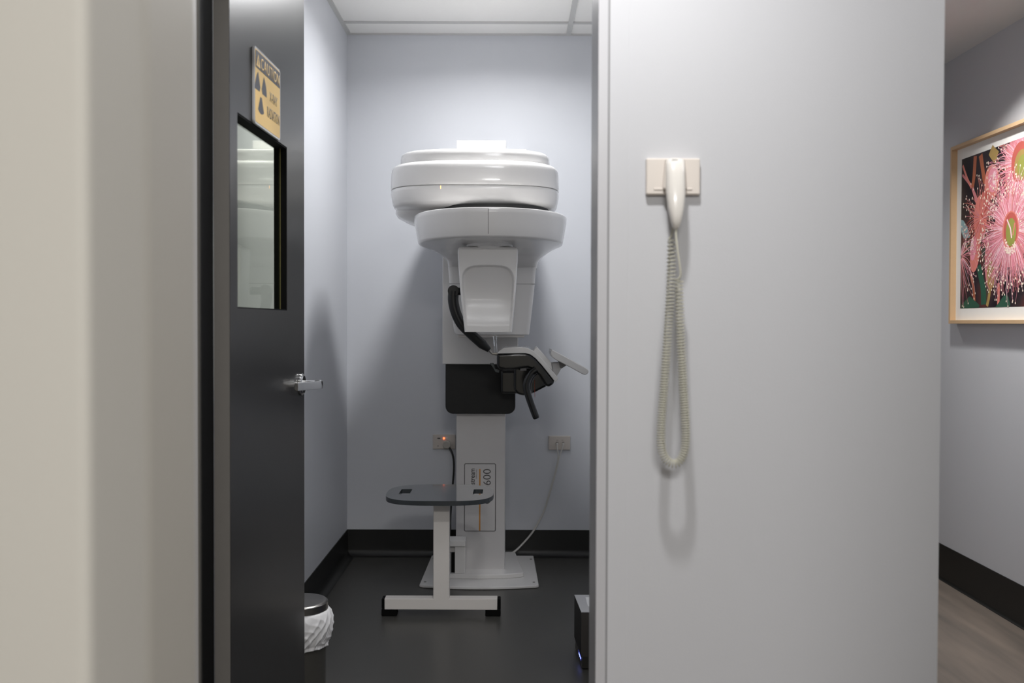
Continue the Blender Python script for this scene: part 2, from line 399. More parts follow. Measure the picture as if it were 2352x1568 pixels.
loft(b, [[base + U * u + V * v + N * n for u, v in ex] for n in (0, .0007)])
base2 = D(su0, .0075, sz0)
obj('exclamation_mark', b, SIGNK, pn)
bs = [text_fit('X-RAY', SW * .56, SH * .44, SW * .30, SH * .13, base2, U, V, N, bold=.004, spacing=1.1),
      text_fit('RADIATION', SW * .46, SH * .20, SW * .49, SH * .145, base2, U, V, N, bold=.004, spacing=1.1)]
tc_ = (SW * .225, SH * .45); b = BM()
for a0 in (30, 150, 270):
    c0, c1 = math.radians(a0 - 30), math.radians(a0 + 30); r1_, r2_ = SH * .07, SH * .28
    pl = [(r1_ * math.cos(c0), r1_ * math.sin(c0))] + [(r2_ * math.cos(c0 + (c1 - c0) * k / 8), r2_ * math.sin(c0 + (c1 - c0) * k / 8)) for k in range(9)] + [(r1_ * math.cos(c1), r1_ * math.sin(c1))]
    loft(b, [[base2 + U * (tc_[0] + x) + V * (tc_[1] + y) + N * n for x, y in pl] for n in (0, .0005)])
obj('radiation_symbol', b, SIGNK, pn)
obj('upper_lettering', bs[0], SIGNK, pn); obj('lower_lettering', bs[1], SIGNK, pn)

# ------------------------------------------------------------------ dental x-ray machine
mc = thing('dental_xray_machine', 'white dental x-ray machine with black patient arm on the dark floor by the back wall', 'x-ray machine', (-.15, 4.8, 0))
# base
b = BM()
fr_ = [(-.4226, 4.56), (-.405, 4.545)] + [(-.405 + (.51) * k / 12, 4.545 - .030 * math.sin(PI * k / 12)) for k in range(1, 12)] + [(.112, 4.545), (.127, 4.56)]
outl = fr_ + [(.115, 5.13), (-.412, 5.13)]
prism(b, outl, .001, .014, 'z'); obj('base_plate', b, WHITE2, mc, bevel=.004)
b = BM(); prism(b, [(-.315, 5.12), (-.315, 4.665), (-.15, 4.652), (-.02, 4.662), (.052, 4.69), (.060, 4.70), (.02, 5.12)], .013, .036, 'z')
st = obj('base_platform', b, WHITE2, mc, bevel=.005)
for (x, y) in ((-.40, 4.60), (.105, 4.60), (-.395, 5.05), (.10, 5.05)):
    b = BM(); cyl(b, (x, y, .0135), .006, .003, n=12); obj('bolt', b, STEEL, mc)
# column
b = BM(); box(b, -.266, -.031, 4.76, 5.09, .034, 2.08); cl = obj('column', b, COLUMNM, mc, bevel=.003)
b = BM(); box(b, -.266, -.031, 4.745, 4.80, 1.90, 2.083); obj('column_cap', b, WHITE, mc, bevel=.003)
b = BM(); box(b, -.368, .069, 4.96, 5.172, 1.95, 2.08); obj('wall_bracket', b, WHITE2, mc, bevel=.004)
# label on the column
p0 = at(1066, 1220, 4.759); p1 = at(1139, 1064, 4.759)
b = BM(); o1 = rrect(p0.x, p1.x, p0.z, p1.z, .008); o2 = rrect(p0.x + .0032, p1.x - .0032, p0.z + .0032, p1.z - .0032, .005)
for i in range(len(o1)):
    j = (i + 1) % len(o1); q = [(o1[i], 0), (o1[j], 0), (o2[j], 0), (o2[i], 0)]
    vs = [b.verts.new((u[0], 4.7592, u[1])) for u, _ in q]; b.faces.new(vs)
r = bmesh.ops.extrude_face_region(b, geom=b.faces[:])
for g in r['geom']:
    if isinstance(g, bmesh.types.BMVert): g.co.y += .001
lab = obj('column_label', b, INK, cl)
q0 = at(1100.3, 1218, 4.759); q1 = at(1103.7, 1077, 4.759)
b = BM(); box(b, q0.x, q1.x, 4.759, 4.7602, q0.z, q1.z); obj('orange_stripe', b, ORANGE, lab)
def vtext(body, px, py0, py1, wpx, bold=0.0):       # text reading upwards; baseline at pixel column px
    a_ = at(px, py0, 4.759); e_ = at(px, py1, 4.759); k = 4.759 / F
    return text_fit(body, 0, 0, e_.z - a_.z, wpx * k, Vector((a_.x, 4.7601, a_.z)), Vector((0, 0, 1)), Vector((-1, 0, 0)), Vector((0, -1, 0)), bold=bold)
obj('maker_lettering', vtext('carestream', 1090.5, 1135, 1076, 9.5, .015), INK, lab)
obj('small_lettering', vtext('DENTAL', 1095.5, 1099, 1077, 2.6), INK, lab)
obj('number_lettering', vtext('CS9600', 1127, 1157, 1077, 17.5, -.008), INK, lab)
# small cable box beside the column
b = BM()
c0 = at(1045, 1323, 4.69); c1 = at(1069, 1254, 4.69); c2 = at(1069, 1241, 4.66)
box(b, c0.x, c1.x, 4.67, 4.75, .036, c1.z + .006)
box(b, c0.x - .075, c0.x, 4.70, 4.75, .13, c1.z + .006)
jb = obj('cable_box', b, WHITE2, mc, bevel=.002)
b = BM(); box(b, c0.x - .08, c1.x + .001, 4.655, 4.757, c1.z + .006, c2.z); obj('box_lid', b, WHITE2, jb, bevel=.002)
b = BM(); box(b, c0.x - .018, c0.x, 4.69, 4.75, .036, .13); obj('cable_slot', b, RUBBER, jb)
# carriage
b = BM(); e0 = at(1016, 836, 4.68); e1 = at(1190, 836, 4.68)
box(b, e0.x, e1.x, 4.68, 4.765, e0.z, 1.80); cg = obj('carriage', b, WHITE2, mc, bevel=.004)
g0 = at(1023, 950, 4.70); g1 = at(1184, 836, 4.70)
b = BM(); prism(b, rrect(g0.x, g1.x, g0.z, g1.z + .03, .036, corners=(1, 1, 0, 0)), 4.70, 4.757, 'y'); obj('carriage_lower_cover', b, BLACKM, mc, bevel=.004)
# head housing
hx, hy = -.163, 4.43; a0 = .366; b0 = .33
def hring(z, ins, e=3.2):              # wide rounded front, narrower neck running back to the column
    a = a0 - ins; out = []
    side = [(a, hy), (a - .012, hy + .045), (a - .05, hy + .095), (a - .10, hy + .135), (a - .13, hy + .175), (a - .142, hy + .24), (a - .145, hy + .36), (a - .15, hy + .50), (a - .18, hy + .53)]
    sp = [(p.x, p.y) for p in smooth_path([Vector((x, y, 0)) for x, y in side], 5)]
    out += [(hx + x + .04 * max(0, min(1, (y - hy - .08) / .1)), y, z) for x, y in sp] + [(hx - x, y, z) for x, y in sp[::-1]]
    for i in range(1, 60):
        t = PI + PI * i / 60; c, q = math.cos(t), math.sin(t)
        out.append((hx + a * math.copysign(abs(c) ** (2 / e), c), hy - (b0 - ins) * abs(q) ** (2 / e), z))
    return out
b = BM(); loft(b, [hring(1.785, .004), hring(1.787, .0), hring(1.80, -.001), hring(1.852, .001), hring(1.868, .003), hring(1.878, .008), hring(1.884, .016),
                   hring(1.8875, .026), hring(1.889, .036), hring(1.893, .0395), hring(1.918, .0405), hring(1.932, .043), hring(1.939, .050), hring(1.942, .065), hring(1.943, .14)])
hd_ = obj('head_upper_shell', b, WHITE, mc, smooth=True, angle=60)
b = BM(); loft(b, [hring(1.784, .0045), hring(1.782, .001), hring(1.768, .0), hring(1.745, .003), hring(1.722, .008), hring(1.712, .014), hring(1.706, .026),
                   hring(1.700, .05), hring(1.697, .09)])
lo = obj('head_lower_shell', b, WHITE, mc, smooth=True, angle=60)
b = BM(); loft(b, [hring(1.7865, .006), hring(1.7825, .006)]); obj('shell_seam', b, SEAM, lo)
b = BM()
loft(b, [sell(cx, cy, z, a, bq, 2.5) for cx, cy, z, a, bq in ((-.325, 4.50, 1.715, .195, .26), (-.325, 4.50, 1.70, .197, .255), (-.322, 4.50, 1.685, .190, .24),
        (-.315, 4.50, 1.668, .165, .22), (-.305, 4.51, 1.652, .135, .19), (-.29, 4.52, 1.635, .10, .15), (-.27, 4.53, 1.62, .07, .12))])
obj('support_arm_cover', b, WHITE, mc, smooth=True, angle=60)
l0 = at(1013.5, 436, hy - b0)
b = BM(); box(b, l0.x - .0018, l0.x + .0018, hy - b0 + .022, hy - b0 + .034, l0.z - .009, l0.z + .009)
gx, gy = -.0925, 4.27
b.free()
b = BM(); cyl(b, (gx + .005, 4.32, 1.655), .245, .05, n=64); obj('rotation_bearing', b, BLACKM, mc, smooth=True)
# gantry
b = BM()
R_ = [(gx, gy, 1.650, .300, .428, 2.25), (gx, gy, 1.658, .312, .440, 2.25), (gx, gy, 1.661, .318, .446, 2.25), (gx, gy, 1.657, .3225, .450, 2.25),
      (gx, gy, 1.640, .322, .449, 2.25), (gx, gy, 1.59, .314, .441, 2.25), (gx, gy, 1.556, .3075, .4345, 2.25), (gx, gy, 1.549, .305, .431, 2.25),
      (gx, gy + .004, 1.546, .297, .420, 2.25),
      (gx + .002, gy + .06, 1.536, .268, .34, 2.3), (gx + .004, gy + .12, 1.526, .246, .25, 2.5), (gx + .007, gy + .20, 1.512, .222, .15, 3), (gx + .0045, gy + .25, 1.49, .203, .114, 5), (gx + .0045, gy + .275, 1.462, .1985, .114, 8)]
loft(b, [sell(cx, cy, z, a, bq, e) for cx, cy, z, a, bq, e in R_]); gt = obj('gantry_ring', b, WHITE, mc, smooth=True, angle=60)
b = BM(); zs = [(1.655, .4502), (1.640, .4492), (1.59, .4412), (1.560, .4352), (1.550, .4272)]
for (za, ba), (zb, bb_) in zip(zs, zs[1:]):
    vs = [b.verts.new((x, gy - q - .0004, z)) for (x, q, z) in ((gx - .0008, ba, za), (gx + .0008, ba, za), (gx + .0008, bb_, zb), (gx - .0008, bb_, zb))]
    b.faces.new(vs)
r = bmesh.ops.extrude_face_region(b, geom=b.faces[:])
for g in r['geom']:
    if isinstance(g, bmesh.types.BMVert): g.co.y += .001
obj('ring_seam', b, SEAM, gt)
# x-ray source unit behind the detector
def q_(x0, x1, y0, y1, z, r): return [(u, v, z) for u, v in rrect(x0, x1, y0, y1, r, 6)]
prof = []
for py, xa, xb, r in ((612, 1029.5, 1232, .02), (625, 1031, 1230, .02), (652, 1033, 1228, .02), (700, 1037, 1223, .02), (745, 1041, 1218, .02), (762, 1044, 1216, .02), (769, 1049, 1215, .02)):
    pa = at(xa, py, 4.46); pb = at(xb, py, 4.46); prof.append((pa.x, pb.x, pa.z, r))
b = BM(); loft(b, [q_(x0, x1, 4.43, 4.66, z, r) for x0, x1, z, r in prof]); su = obj('xray_source_unit', b, WHITE2, mc, smooth=True, bevel=.006)
pa = at(1052, 770, 4.46); pb = at(1204, 775, 4.46)
b = BM(); box(b, pa.x, pb.x, 4.445, 4.64, pb.z, pa.z + .006); obj('source_underside', b, STEELW, su, bevel=.003)
b = BM(); z6 = prof[2][2]; box(b, prof[2][0] - .0004, prof[2][1] + .0004, 4.4294, 4.64, z6 - .0008, z6 + .0008); obj('source_seam', b, SEAM, su)
# detector: tapered body with a scooped front
DYF = 3.985
tl = at(1051, 566, DYF); tr = at(1190, 566, DYF); bl = at(1067, 762, DYF); br = at(1176, 762, DYF)
nu, nv = 110, 150
b = BM(); G = []
zt, zb_ = tl.z, bl.z
def sm(x): x = max(0, min(1, x)); return x * x * (3 - 2 * x)
for j in range(nv + 1):
    v = j / nv; row = []                                  # v 0 top .. 1 bottom
    cr_ = .012 * (1 - math.sqrt(max(0, 1 - (max(0, .055 - v) / .055) ** 2)))
    xl_ = tl.x + (bl.x - tl.x) * (v ** 1.5) + cr_; xr_ = tr.x + (br.x - tr.x) * (v ** 1.5) - cr_
    for i in range(nu + 1):
        u = i / nu; uu = 2 * u - 1
        x = xl_ + (xr_ - xl_) * u; z = zt + (zb_ - zt) * v
        # round outer corners
        ed = max(0, (abs(uu) - .955) / .045); y = DYF + .012 * ed ** 2
        ed = max(0, (.04 - v) / .04); y += .012 * ed ** 2
        # arch-shaped scoop: top edge of the arch follows a superellipse
        sd = ((abs(uu) / .925) ** 3.6 + (max(0, (.50 - v)) / .285) ** 3.6) ** (1 / 3.6)
        inside = sm((1 - sd) / .07)
        depth = .016 + .030 * sm((v - .2) / .42) - .044 * sm((v - .60) / .34)
        y += inside * depth * (1 - .30 * abs(uu) ** 4)
        row.append(b.verts.new((x, y, z)))
    G.append(row)
for j in range(nv):
    for i in range(nu): b.faces.new((G[j][i], G[j][i + 1], G[j + 1][i + 1], G[j + 1][i]))
# close the back
bd = [G[0][i] for i in range(nu + 1)] + [G[j][nu] for j in range(1, nv + 1)] + [G[nv][i] for i in range(nu - 1, -1, -1)] + [G[j][0] for j in range(nv - 1, 0, -1)]
bk = [b.verts.new((v.co.x * .94 + .06 * gx, 4.12, v.co.z)) for v in bd]
for i in range(len(bd)):
    j = (i + 1) % len(bd); b.faces.new((bd[i], bd[j], bk[j], bk[i]))
b.faces.new(bk)
dt = obj('detector', b, WHITE2, mc, smooth=True, angle=50)
b = BM(); cyl(b, (gx - .001, 4.045, zt - .01), .062, .05, n=48, r2=.095); obj('detector_neck', b, WHITE2, mc, smooth=True, bevel=.003)
n0 = at(1068, 554, 3.99); n1 = at(1174, 557, 3.99)
b = BM(); cyl(b, (gx, 4.066, 1.524), .094, .0165, n=48); obj('neck_collar', b, WHITE2, mc, smooth=True, bevel=.004)
# black curved temple arm
YA = 4.22
pth = smooth_path([at(x, y, YA) for x, y in ((1042, 668), (1041, 690), (1047, 718), (1060, 744), (1080, 765), (1103, 786), (1124, 804))], 8)
K = YA / F
rad = [(12.5 - 1.5 * (i / len(pth)) if i < len(pth) * .86 else 11 - 6 * ((i / len(pth) - .86) / .14)) * K for i in range(len(pth))]
b = BM(); tube(b, pth, rad, 16)
arm = obj('temple_arm', b, BLACKP, mc, smooth=True)
c = at(1042, 668, YA)
b = BM(); cyl(b, (c.x, YA - .02, c.z), 13 * K, .04, 'y'); 
tube(b, [at(1042, 668, YA), at(1056, 669, YA), at(1075, 669, YA - .02)], [9 * K, 8.5 * K, 9 * K], 12)
obj('arm_pivot', b, BLACKP, arm, smooth=True, bevel=.002)
c2_ = at(1137, 812, YA)
b = BM(); box(b, c2_.x - .013, c2_.x + .011, YA - .01, YA + .01, c2_.z - .003, c2_.z + .004)
tube(b, [at(1124, 805, YA), at(1131, 812, YA), at(1148, 815, YA)], [.006, .0045, .004], 8)
obj('silver_clip', b, STEEL, arm, bevel=.001)
# bite rod
b = BM(); tube(b, [at(1137, 772, YA), at(1137.5, 790, YA), at(1139, 809, YA)], [.0085, .0065, .007], 12)
obj('clear_bite_rod', b, CLEAR, mc, smooth=True)
b = BM(); ppx = [(1132, 766), (1143, 766), (1142, 774), (1138, 792), (1135, 786)]
prism(b, [(at(x, y, YA).x, at(x, y, YA).z) for x, y in ppx][::-1], YA - .004, YA + .004, 'y'); obj('rod_mirror', b, CLEAR, mc)
# console
YC0, YC1 = 4.19, 4.40
def sil(pts, y): return [(at(x, yy, y).x, at(x, yy, y).z) for x, yy in pts][::-1]
wt = [(1141, 812), (1148, 805), (1158, 798), (1180, 797), (1200, 797), (1212, 799), (1224, 805), (1242, 820), (1262, 844), (1282, 867), (1280, 873), (1275, 877), (1260, 858), (1244, 838), (1230, 823), (1218, 814), (1207, 811)]
bk_ = [(1141, 812), (1207, 810.5), (1218, 813.5), (1230, 822.5), (1244, 837.5), (1260, 857.5), (1275, 876.5), (1270, 883), (1262, 888), (1254, 888), (1247, 877), (1238, 863), (1224, 851), (1212, 845), (1200, 846), (1180, 849), (1160, 850), (1148, 848), (1141, 842)]
b = BM(); prism(b, sil(wt, YC0), YC0, YC1, 'y'); cs = obj('console_white_top', b, WHITE, mc, bevel=.003)
b = BM(); prism(b, sil(bk_, YC0), YC0 + .002, YC1 - .002, 'y'); obj('console_black_body', b, BLACKG, mc, bevel=.012, bseg=4)
b = BM(); prism(b, sil([(1224, 806), (1233, 796), (1266, 832), (1269, 852)], YC0 + .03), YC0 + .03, YC1 - .03, 'y'); obj('console_wedge', b, WHITE2, cs, bevel=.003)
b = BM(); prism(b, sil([(1148, 806), (1156, 795), (1164, 793), (1167, 799), (1160, 808)], YC0 + .02), YC0 + .02, YC1 - .05, 'y'); obj('clear_guard', b, CLEAR, cs, bevel=.001)
b = BM(); prism(b, sil([(1196, 797), (1206, 794.5), (1216, 796), (1223, 803), (1214, 801)], YC0 + .02), YC0 + .02, YC1 - .05, 'y'); obj('clear_guard', b, CLEAR, cs, bevel=.001)
b = BM(); prism(b, sil([(1125, 834), (1133, 834), (1138, 848), (1147, 851), (1146, 856), (1138, 854), (1131, 842)], 4.25), 4.25, 4.30, 'y'); obj('chin_rest_bracket', b, mat('dark_grey_plastic', s(70, 76, 76), .3, noise=.03), mc, bevel=.002)
b = BM(); prism(b, sil([(1180, 842), (1240, 846), (1256, 864), (1262, 880), (1253, 888), (1228, 901), (1202, 908), (1188, 905), (1180, 895)], 4.42), 4.41, 4.58, 'y')
pa = at(1184, 905, 4.6); pb = at(1150, 850, 4.6); pc = at(1215, 850, 4.6)
box(b, pb.x, pa.x + .03, 4.56, 4.705, pa.z + .005, pb.z)
obj('console_support_arm', b, BLACKG, mc, bevel=.012, bseg=4)
b = BM(); p_ = at(1195, 840, 4.42); p2_ = at(1209, 850, 4.42); box(b, p_.x, p2_.x, 4.38, 4.42, p2_.z, p_.z); obj('console_hinge', b, WHITE2, cs, bevel=.002)
# grab handle
YH = 4.165
pth = smooth_path([at(x, y, YH) for x, y in ((1232, 848), (1220, 858), (1212, 872), (1209, 886), (1212, 903), (1219, 925), (1227, 947), (1232.5, 961))], 6)
rr = [8.0 * YH / F] * len(pth); rr[-1] *= .75; rr[-2] *= .95
b = BM(); tube(b, pth, rr, 16)
obj('grab_handle', b, BLACKG, mc, smooth=True)
pth = smooth_path([at(x, y, YH + .16) for x, y in ((1236, 850), (1224, 862), (1217, 876), (1215, 888), (1217, 904))], 6)
b = BM(); tube(b, pth, 6.5 * YH / F, 14); obj('grab_handle', b, BLACKG, mc, smooth=True)
b = BM(); tube(b, [at(1228, 872, 4.40), at(1228.5, 912, 4.40)], .0010, 6); obj('orange_cord', b, mat('orange_cord', s(170, 70, 35), .5, noise=.05), mc)
# tablet screen and its stem
b = BM(); prism(b, sil([(1267, 802), (1271, 804), (1348, 846), (1352, 850), (1352, 856), (1345, 861), (1338, 859), (1292, 834), (1276, 826), (1268, 820), (1265, 812)], 4.19), 4.19, 4.42, 'y')
ts = obj('touch_screen', b, WHITE, mc, bevel=.004)
b = BM(); tube(b, [at(1266, 846, 4.30), at(1280, 842, 4.30)], [.026, .022], 20)
prism(b, sil([(1268, 834), (1288, 832), (1289, 846), (1278, 866), (1270, 856)], 4.26), 4.26, 4.34, 'y')
sx_ = obj('screen_stem', b, WHITE2, ts, smooth=True, bevel=.002)
b = BM(); prism(b, sil([(1284, 829), (1301, 839), (1290, 846), (1286, 844)], 4.25), 4.25, 4.35, 'y'); obj('stem_bracket', b, mat('grey_bracket', s(130, 128, 126), .4, noise=.02), ts, bevel=.001)
# status light on head
l1 = at(1013.5, 436, 4.14)
b = BM(); 
# find the shell front at that column
def head_y(x, ins): 
    c = abs((x - hx) / (a0 - ins)); return hy - (b0 - ins) * (1 - c ** 3.2) ** (1 / 3.2)
box(b, l1.x - .0014, l1.x + .0014, head_y(l1.x, .0) - .0005, head_y(l1.x, 0) + .004, 1.768, 1.781); obj('status_light', b, ORLED, lo)

# ------------------------------------------------------------------ stool
stl = thing('patient_stool', 'low stool with grey glossy seat and white T-shaped foot in front of the machine', 'stool', (-.29, 4.2, 0))
SZ = .500
def floorY(py, z): d = ray(1010, py); t = (z - CAMZ) / d.z; return d.y * t
yf, yb = floorY(1150.5, SZ), floorY(1112, SZ)
k = F / ((yf + yb) / 2)
sx0 = at(888, 1132, yf + (yb - yf) * .45).x; sx1 = at(1134, 1132, yf + (yb - yf) * .45).x
cx = (sx0 + sx1) / 2; cy = (yf + yb) / 2; hw = (sx1 - sx0) / 2; hdp = (yb - yf) / 2
def seat_outline(n=72):
    out = []
    for i in range(n):
        t = 2 * PI * i / n; c, q = math.cos(t), math.sin(t); e = 3.2
        out.append((cx + hw * math.copysign(abs(c) ** (2 / e), c) * (1 - .02 * abs(q)), cy + hdp * math.copysign(abs(q) ** (2 / e), q)))
    return out
b = BM()
# plate with two rectangular hand holes: triangulated from outline + holes
outer = seat_outline()
def hole(px0, px1):
    ya, yb2 = floorY(1135, SZ), floorY(1123, SZ)
    xa = at(px0, 1129, (ya + yb2) / 2).x; xb = at(px1, 1129, (ya + yb2) / 2).x
    return rrect(xa, xb, ya, yb2, .008, 3)
h1, h2 = hole(919, 944), hole(1087, 1109)
from mathutils.geometry import delaunay_2d_cdt
allp = [Vector(p) for p in outer + h1 + h2]
n1_, n2_, n3_ = len(outer), len(h1), len(h2)
edges = [(i, (i + 1) % n1_) for i in range(n1_)] + [(n1_ + i, n1_ + (i + 1) % n2_) for i in range(n2_)] + [(n1_ + n2_ + i, n1_ + n2_ + (i + 1) % n3_) for i in range(n3_)]
vo, eo, fo, _, _, _ = delaunay_2d_cdt(allp, edges, [], 0, 1e-7)
def inside_poly(p, poly):
    c_ = False; j = len(poly) - 1
    for i in range(len(poly)):
        if (poly[i][1] > p[1]) != (poly[j][1] > p[1]) and p[0] < (poly[j][0] - poly[i][0]) * (p[1] - poly[i][1]) / (poly[j][1] - poly[i][1]) + poly[i][0]: c_ = not c_
        j = i
    return c_
top = [b.verts.new((v.x, v.y, SZ)) for v in vo]
for f in fo:
    c_ = sum((vo[i] for i in f), Vector((0, 0))) / len(f)
    if inside_poly(c_, outer) and not inside_poly(c_, h1) and not inside_poly(c_, h2): b.faces.new([top[i] for i in f])
for v in [v for v in b.verts if not v.link_faces]: b.verts.remove(v)
r = bmesh.ops.extrude_face_region(b, geom=b.faces[:])
for g in r['geom']:
    if isinstance(g, bmesh.types.BMVert): g.co.z -= .019
b.normal_update()
for f in b.faces: f.material_index = 0 if abs(f.normal.z) > .5 else 1
obj('seat', b, [ACRYL, ACRYLE], stl)
ph = .026
p_a = at(995, 1300, 4.10).x; p_b = at(1032, 1300, 4.10).x
b = BM(); box(b, p_a, p_b, 4.10, 4.15, .070, SZ - .019); obj('post', b, STEELW, stl, bevel=.003)
b = BM(); xa = at(883, 1392, 4.10).x; xb = at(1142, 1392, 4.10).x
box(b, xa, xb, 4.10, 4.152, .030, .075)
fb = obj('foot_bar', b, STEELW, stl, bevel=.002)
for (u0_, u1_) in ((877, 912), (1115, 1150)):
    b = BM(); box(b, at(u0_, 1412, 4.12).x, at(u1_, 1412, 4.12).x, 4.106, 4.165, 0.0, .031)
    side = at(u0_, 1412, 4.12).x if u0_ < 1000 else at(1142.5, 1412, 4.10).x
    e_ = at(883, 1412, 4.1).x if u0_ < 1000 else at(u1_, 1412, 4.12).x
    box(b, min(side, e_), max(side, e_) if u0_ < 1000 else e_, 4.11, 4.16, .029, .072)
    obj('rubber_foot', b, RUBBER, fb, bevel=.004)
# rear half of the frame, mostly hidden behind the front post
b = BM(); box(b, p_a + .004, p_b - .004, 4.15, 4.36, SZ - .045, SZ - .019); obj('seat_rail', b, STEELW, stl, bevel=.002)

# ------------------------------------------------------------------ waste bin with liner
bc = Vector((-.715, 3.33, 0)); BR = .098
zl = .30
bn = thing('pedal_bin', 'small dark metal waste bin with a white liner half hidden behind the open door', 'bin', bc)
b = BM(); cyl(b, bc + Vector((0, 0, .004)), .090, .25, n=48, r2=.092)
obj('body', b, BINM, bn, smooth=True)
b = BM()
def cring(z, r): return [(bc.x + r * math.cos(2 * PI * i / 64), bc.y + r * math.sin(2 * PI * i / 64), z) for i in range(64)]
loft(b, [cring(.252, BR), cring(.279, BR), cring(.283, BR - .004), cring(.284, BR - .012)])
obj('lid', b, STEEL, bn, smooth=True, angle=40)
b = BM(); n = 420; rings = []
def ridge(x): return 1 - abs(math.sin(x)) ** .7
for j in range(44):
    v = j / 43; z = .256 - .112 * v; row = []
    for i in range(n):
        t = 2 * PI * i / n
        prof_ = .101 + .022 * math.sin(PI * min(1, v * 1.12)) ** .6 * (1 - .4 * v)
        w_ = .0060 * ridge(8 * t + 6 * v + 1.5 * math.sin(3 * t + 5 * v)) + .0050 * ridge(11 * t - 9 * v + 1.4 * math.sin(5 * t + 6 * v)) * (.4 + .6 * math.sin(5 * t + 8 * v) ** 2) + 0.0012 * ridge(29 * t + 16 * v + 2 * math.sin(4 * t))
        dz = (.012 * math.sin(t) + .004 * math.sin(5 * t)) * v
        rr_ = prof_ + w_ * (.35 + .75 * v) - .004
        row.append((bc.x + rr_ * math.cos(t), bc.y + rr_ * math.sin(t), z + dz))
    rings.append(row)
loft(b, rings, cap=False); o = obj('bin_liner', b, BAG, bn, smooth=True, angle=180)
md = o.modifiers.new('solid', 'SOLIDIFY'); md.thickness = .0006

# ------------------------------------------------------------------ small computer box by the right wall
cb = thing('computer_case', 'black computer case with light top and blue lights on the floor by the right jamb', 'computer', (.33, 3.6, 0))
pn_ = Vector((.2465, 3.48)); pf = Vector((.236, 3.70)); dirx = Vector((1, .0)); WD = .19
CZ = .204
quad = [pn_, pn_ + dirx * WD, pf + dirx * WD, pf]
b = BM(); prism(b, [(q.x, q.y) for q in quad], .045, CZ - .003, 'z'); o = obj('case', b, BLACKM, cb, bevel=.001)
b = BM(); box(b, pn_.x + .0005, pn_.x + WD - .001, 3.4785, 3.4805, .046, CZ - .004); obj('front_panel', b, mat('dark_bronze_panel', s(84, 80, 76), .35, noise=.05), cb)
q2 = [q + Vector((0, 0)) for q in quad]
b = BM(); prism(b, [(q.x, q.y) for q in quad], CZ - .003, CZ, 'z'); tp = obj('top_panel', b, mat('light_grey_panel', s(190, 190, 192), .3, noise=.02), cb)
lb = [at(1340, 1374, 1), ]
b = BM(); box(b, .275, .39, 3.545, 3.665, CZ, CZ + .0008); obj('white_sticker', b, mat('sticker_paper', s(240, 240, 240), .7, noise=.01), tp)
b = BM(); prism(b, [(q.x + (.004 if i in (0, 3) else 0), q.y) for i, q in enumerate(quad)], .004, .046, 'z'); pl_ = obj('plinth', b, mat('graphite_plinth', s(66, 64, 60), .3, noise=.04), cb, bevel=.001)
b = BM(); box(b, .2405, .2450, 3.535, 3.60, .014, .026); 
b.free(); b = BM()
for kk in range(1):
    vs = [(pn_.x + (pf.x - pn_.x) * t + .0032, pn_.y + (pf.y - pn_.y) * t) for t in (.15, .50)]
    prism(b, [vs[0], vs[1], (vs[1][0] + .002, vs[1][1]), (vs[0][0] + .002, vs[0][1])], .020, .034, 'z')
obj('status_window', b, BLUELIT, pl_)
b = BM()
for t in (.20, .30, .40):
    x = pn_.x + (pf.x - pn_.x) * t + .0028; y = pn_.y + (pf.y - pn_.y) * t
    box(b, x - .0003, x + .0006, y - .006, y + .006, .024, .030)
obj('blue_lights', b, BLUELED, pl_)

# ------------------------------------------------------------------ wall outlets and cables on the back wall
def plate(name, label, px0, px1, py0, py1):
    a_ = at(px0, py1, YB - .012); c_ = at(px1, py0, YB - .012)
    t = thing(name, label, 'outlet', ((a_.x + c_.x) / 2, YB, a_.z))
    b = BM(); box(b, a_.x, c_.x, YB - .012, YB, a_.z, c_.z); obj('plate', b, PLATE, t, bevel=.003)
    return t, a_, c_
po, a_, c_ = plate('power_outlet', 'double power outlet with a lit red switch on the back wall left of the column', 994, 1046, 998, 1031)
def disc_y(b, px, py, r, y0, y1): q = at(px, py, y0); cyl(b, (q.x, y0, q.z), r, y1 - y0, 'y', n=28)
b = BM(); q = at(1019.5, 1006.5, YB - .014); box(b, q.x - .0045, q.x + .0045, YB - .015, YB - .011, q.z - .0045, q.z + .0045); obj('lit_switch', b, REDLED, po, bevel=.001)
b = BM()
for px in (1008.5,): q = at(px, 1006.5, YB - .014); box(b, q.x - .009, q.x + .007, YB - .0135, YB - .011, q.z - .003, q.z + .003)
obj('switch_mark', b, INK, po); b = BM()
q = at(1006, 1024, YB - .014); box(b, q.x - .002, q.x + .002, YB - .0128, YB - .011, q.z - .003, q.z + .003)
obj('plug_slot', b, INK, po)
b = BM(); q = at(1026, 1006, YB - .014); box(b, q.x - .005, q.x + .005, YB - .0145, YB - .011, q.z - .0035, q.z + .0035); obj('switch', b, CREAM, po, bevel=.001)
cp = smooth_path([at(x, y, yy) for x, y, yy in ((1032, 1028, YB - .03), (1038, 1038, YB - .035), (1042, 1055, YB - .04), (1042.5, 1080, YB - .045), (1040, 1112, YB - .05), (1037, 1150, YB - .055), (1034, 1200, YB - .06), (1036, 1240, YB - .06), (1046, 1262, YB - .05))], 8)
b = BM(); tube(b, cp, .0052, 10); cbl = obj('power_cord', b, BLACKP, mc, smooth=True)
b = BM(); disc_y(b, 1026, 1021, .021, YB - .045, YB - .013); obj('plug', b, mat('grey_plug', s(176, 172, 164), .35, noise=.02), cbl, smooth=True, bevel=.004)
do, a_, c_ = plate('data_outlet', 'cream data outlet plate with two network sockets on the back wall right of the column', 1260, 1310, 1001, 1033)
b = BM()
for px in (1279.5, 1293.5): q = at(px, 1017, YB - .012); box(b, q.x - .006, q.x + .006, YB - .0135, YB - .011, q.z - .006, q.z + .006)
for px in (1280, 1292): q = at(px, 1010.5, YB - .012); box(b, q.x - .005, q.x + .005, YB - .0128, YB - .011, q.z - .001, q.z + .001)
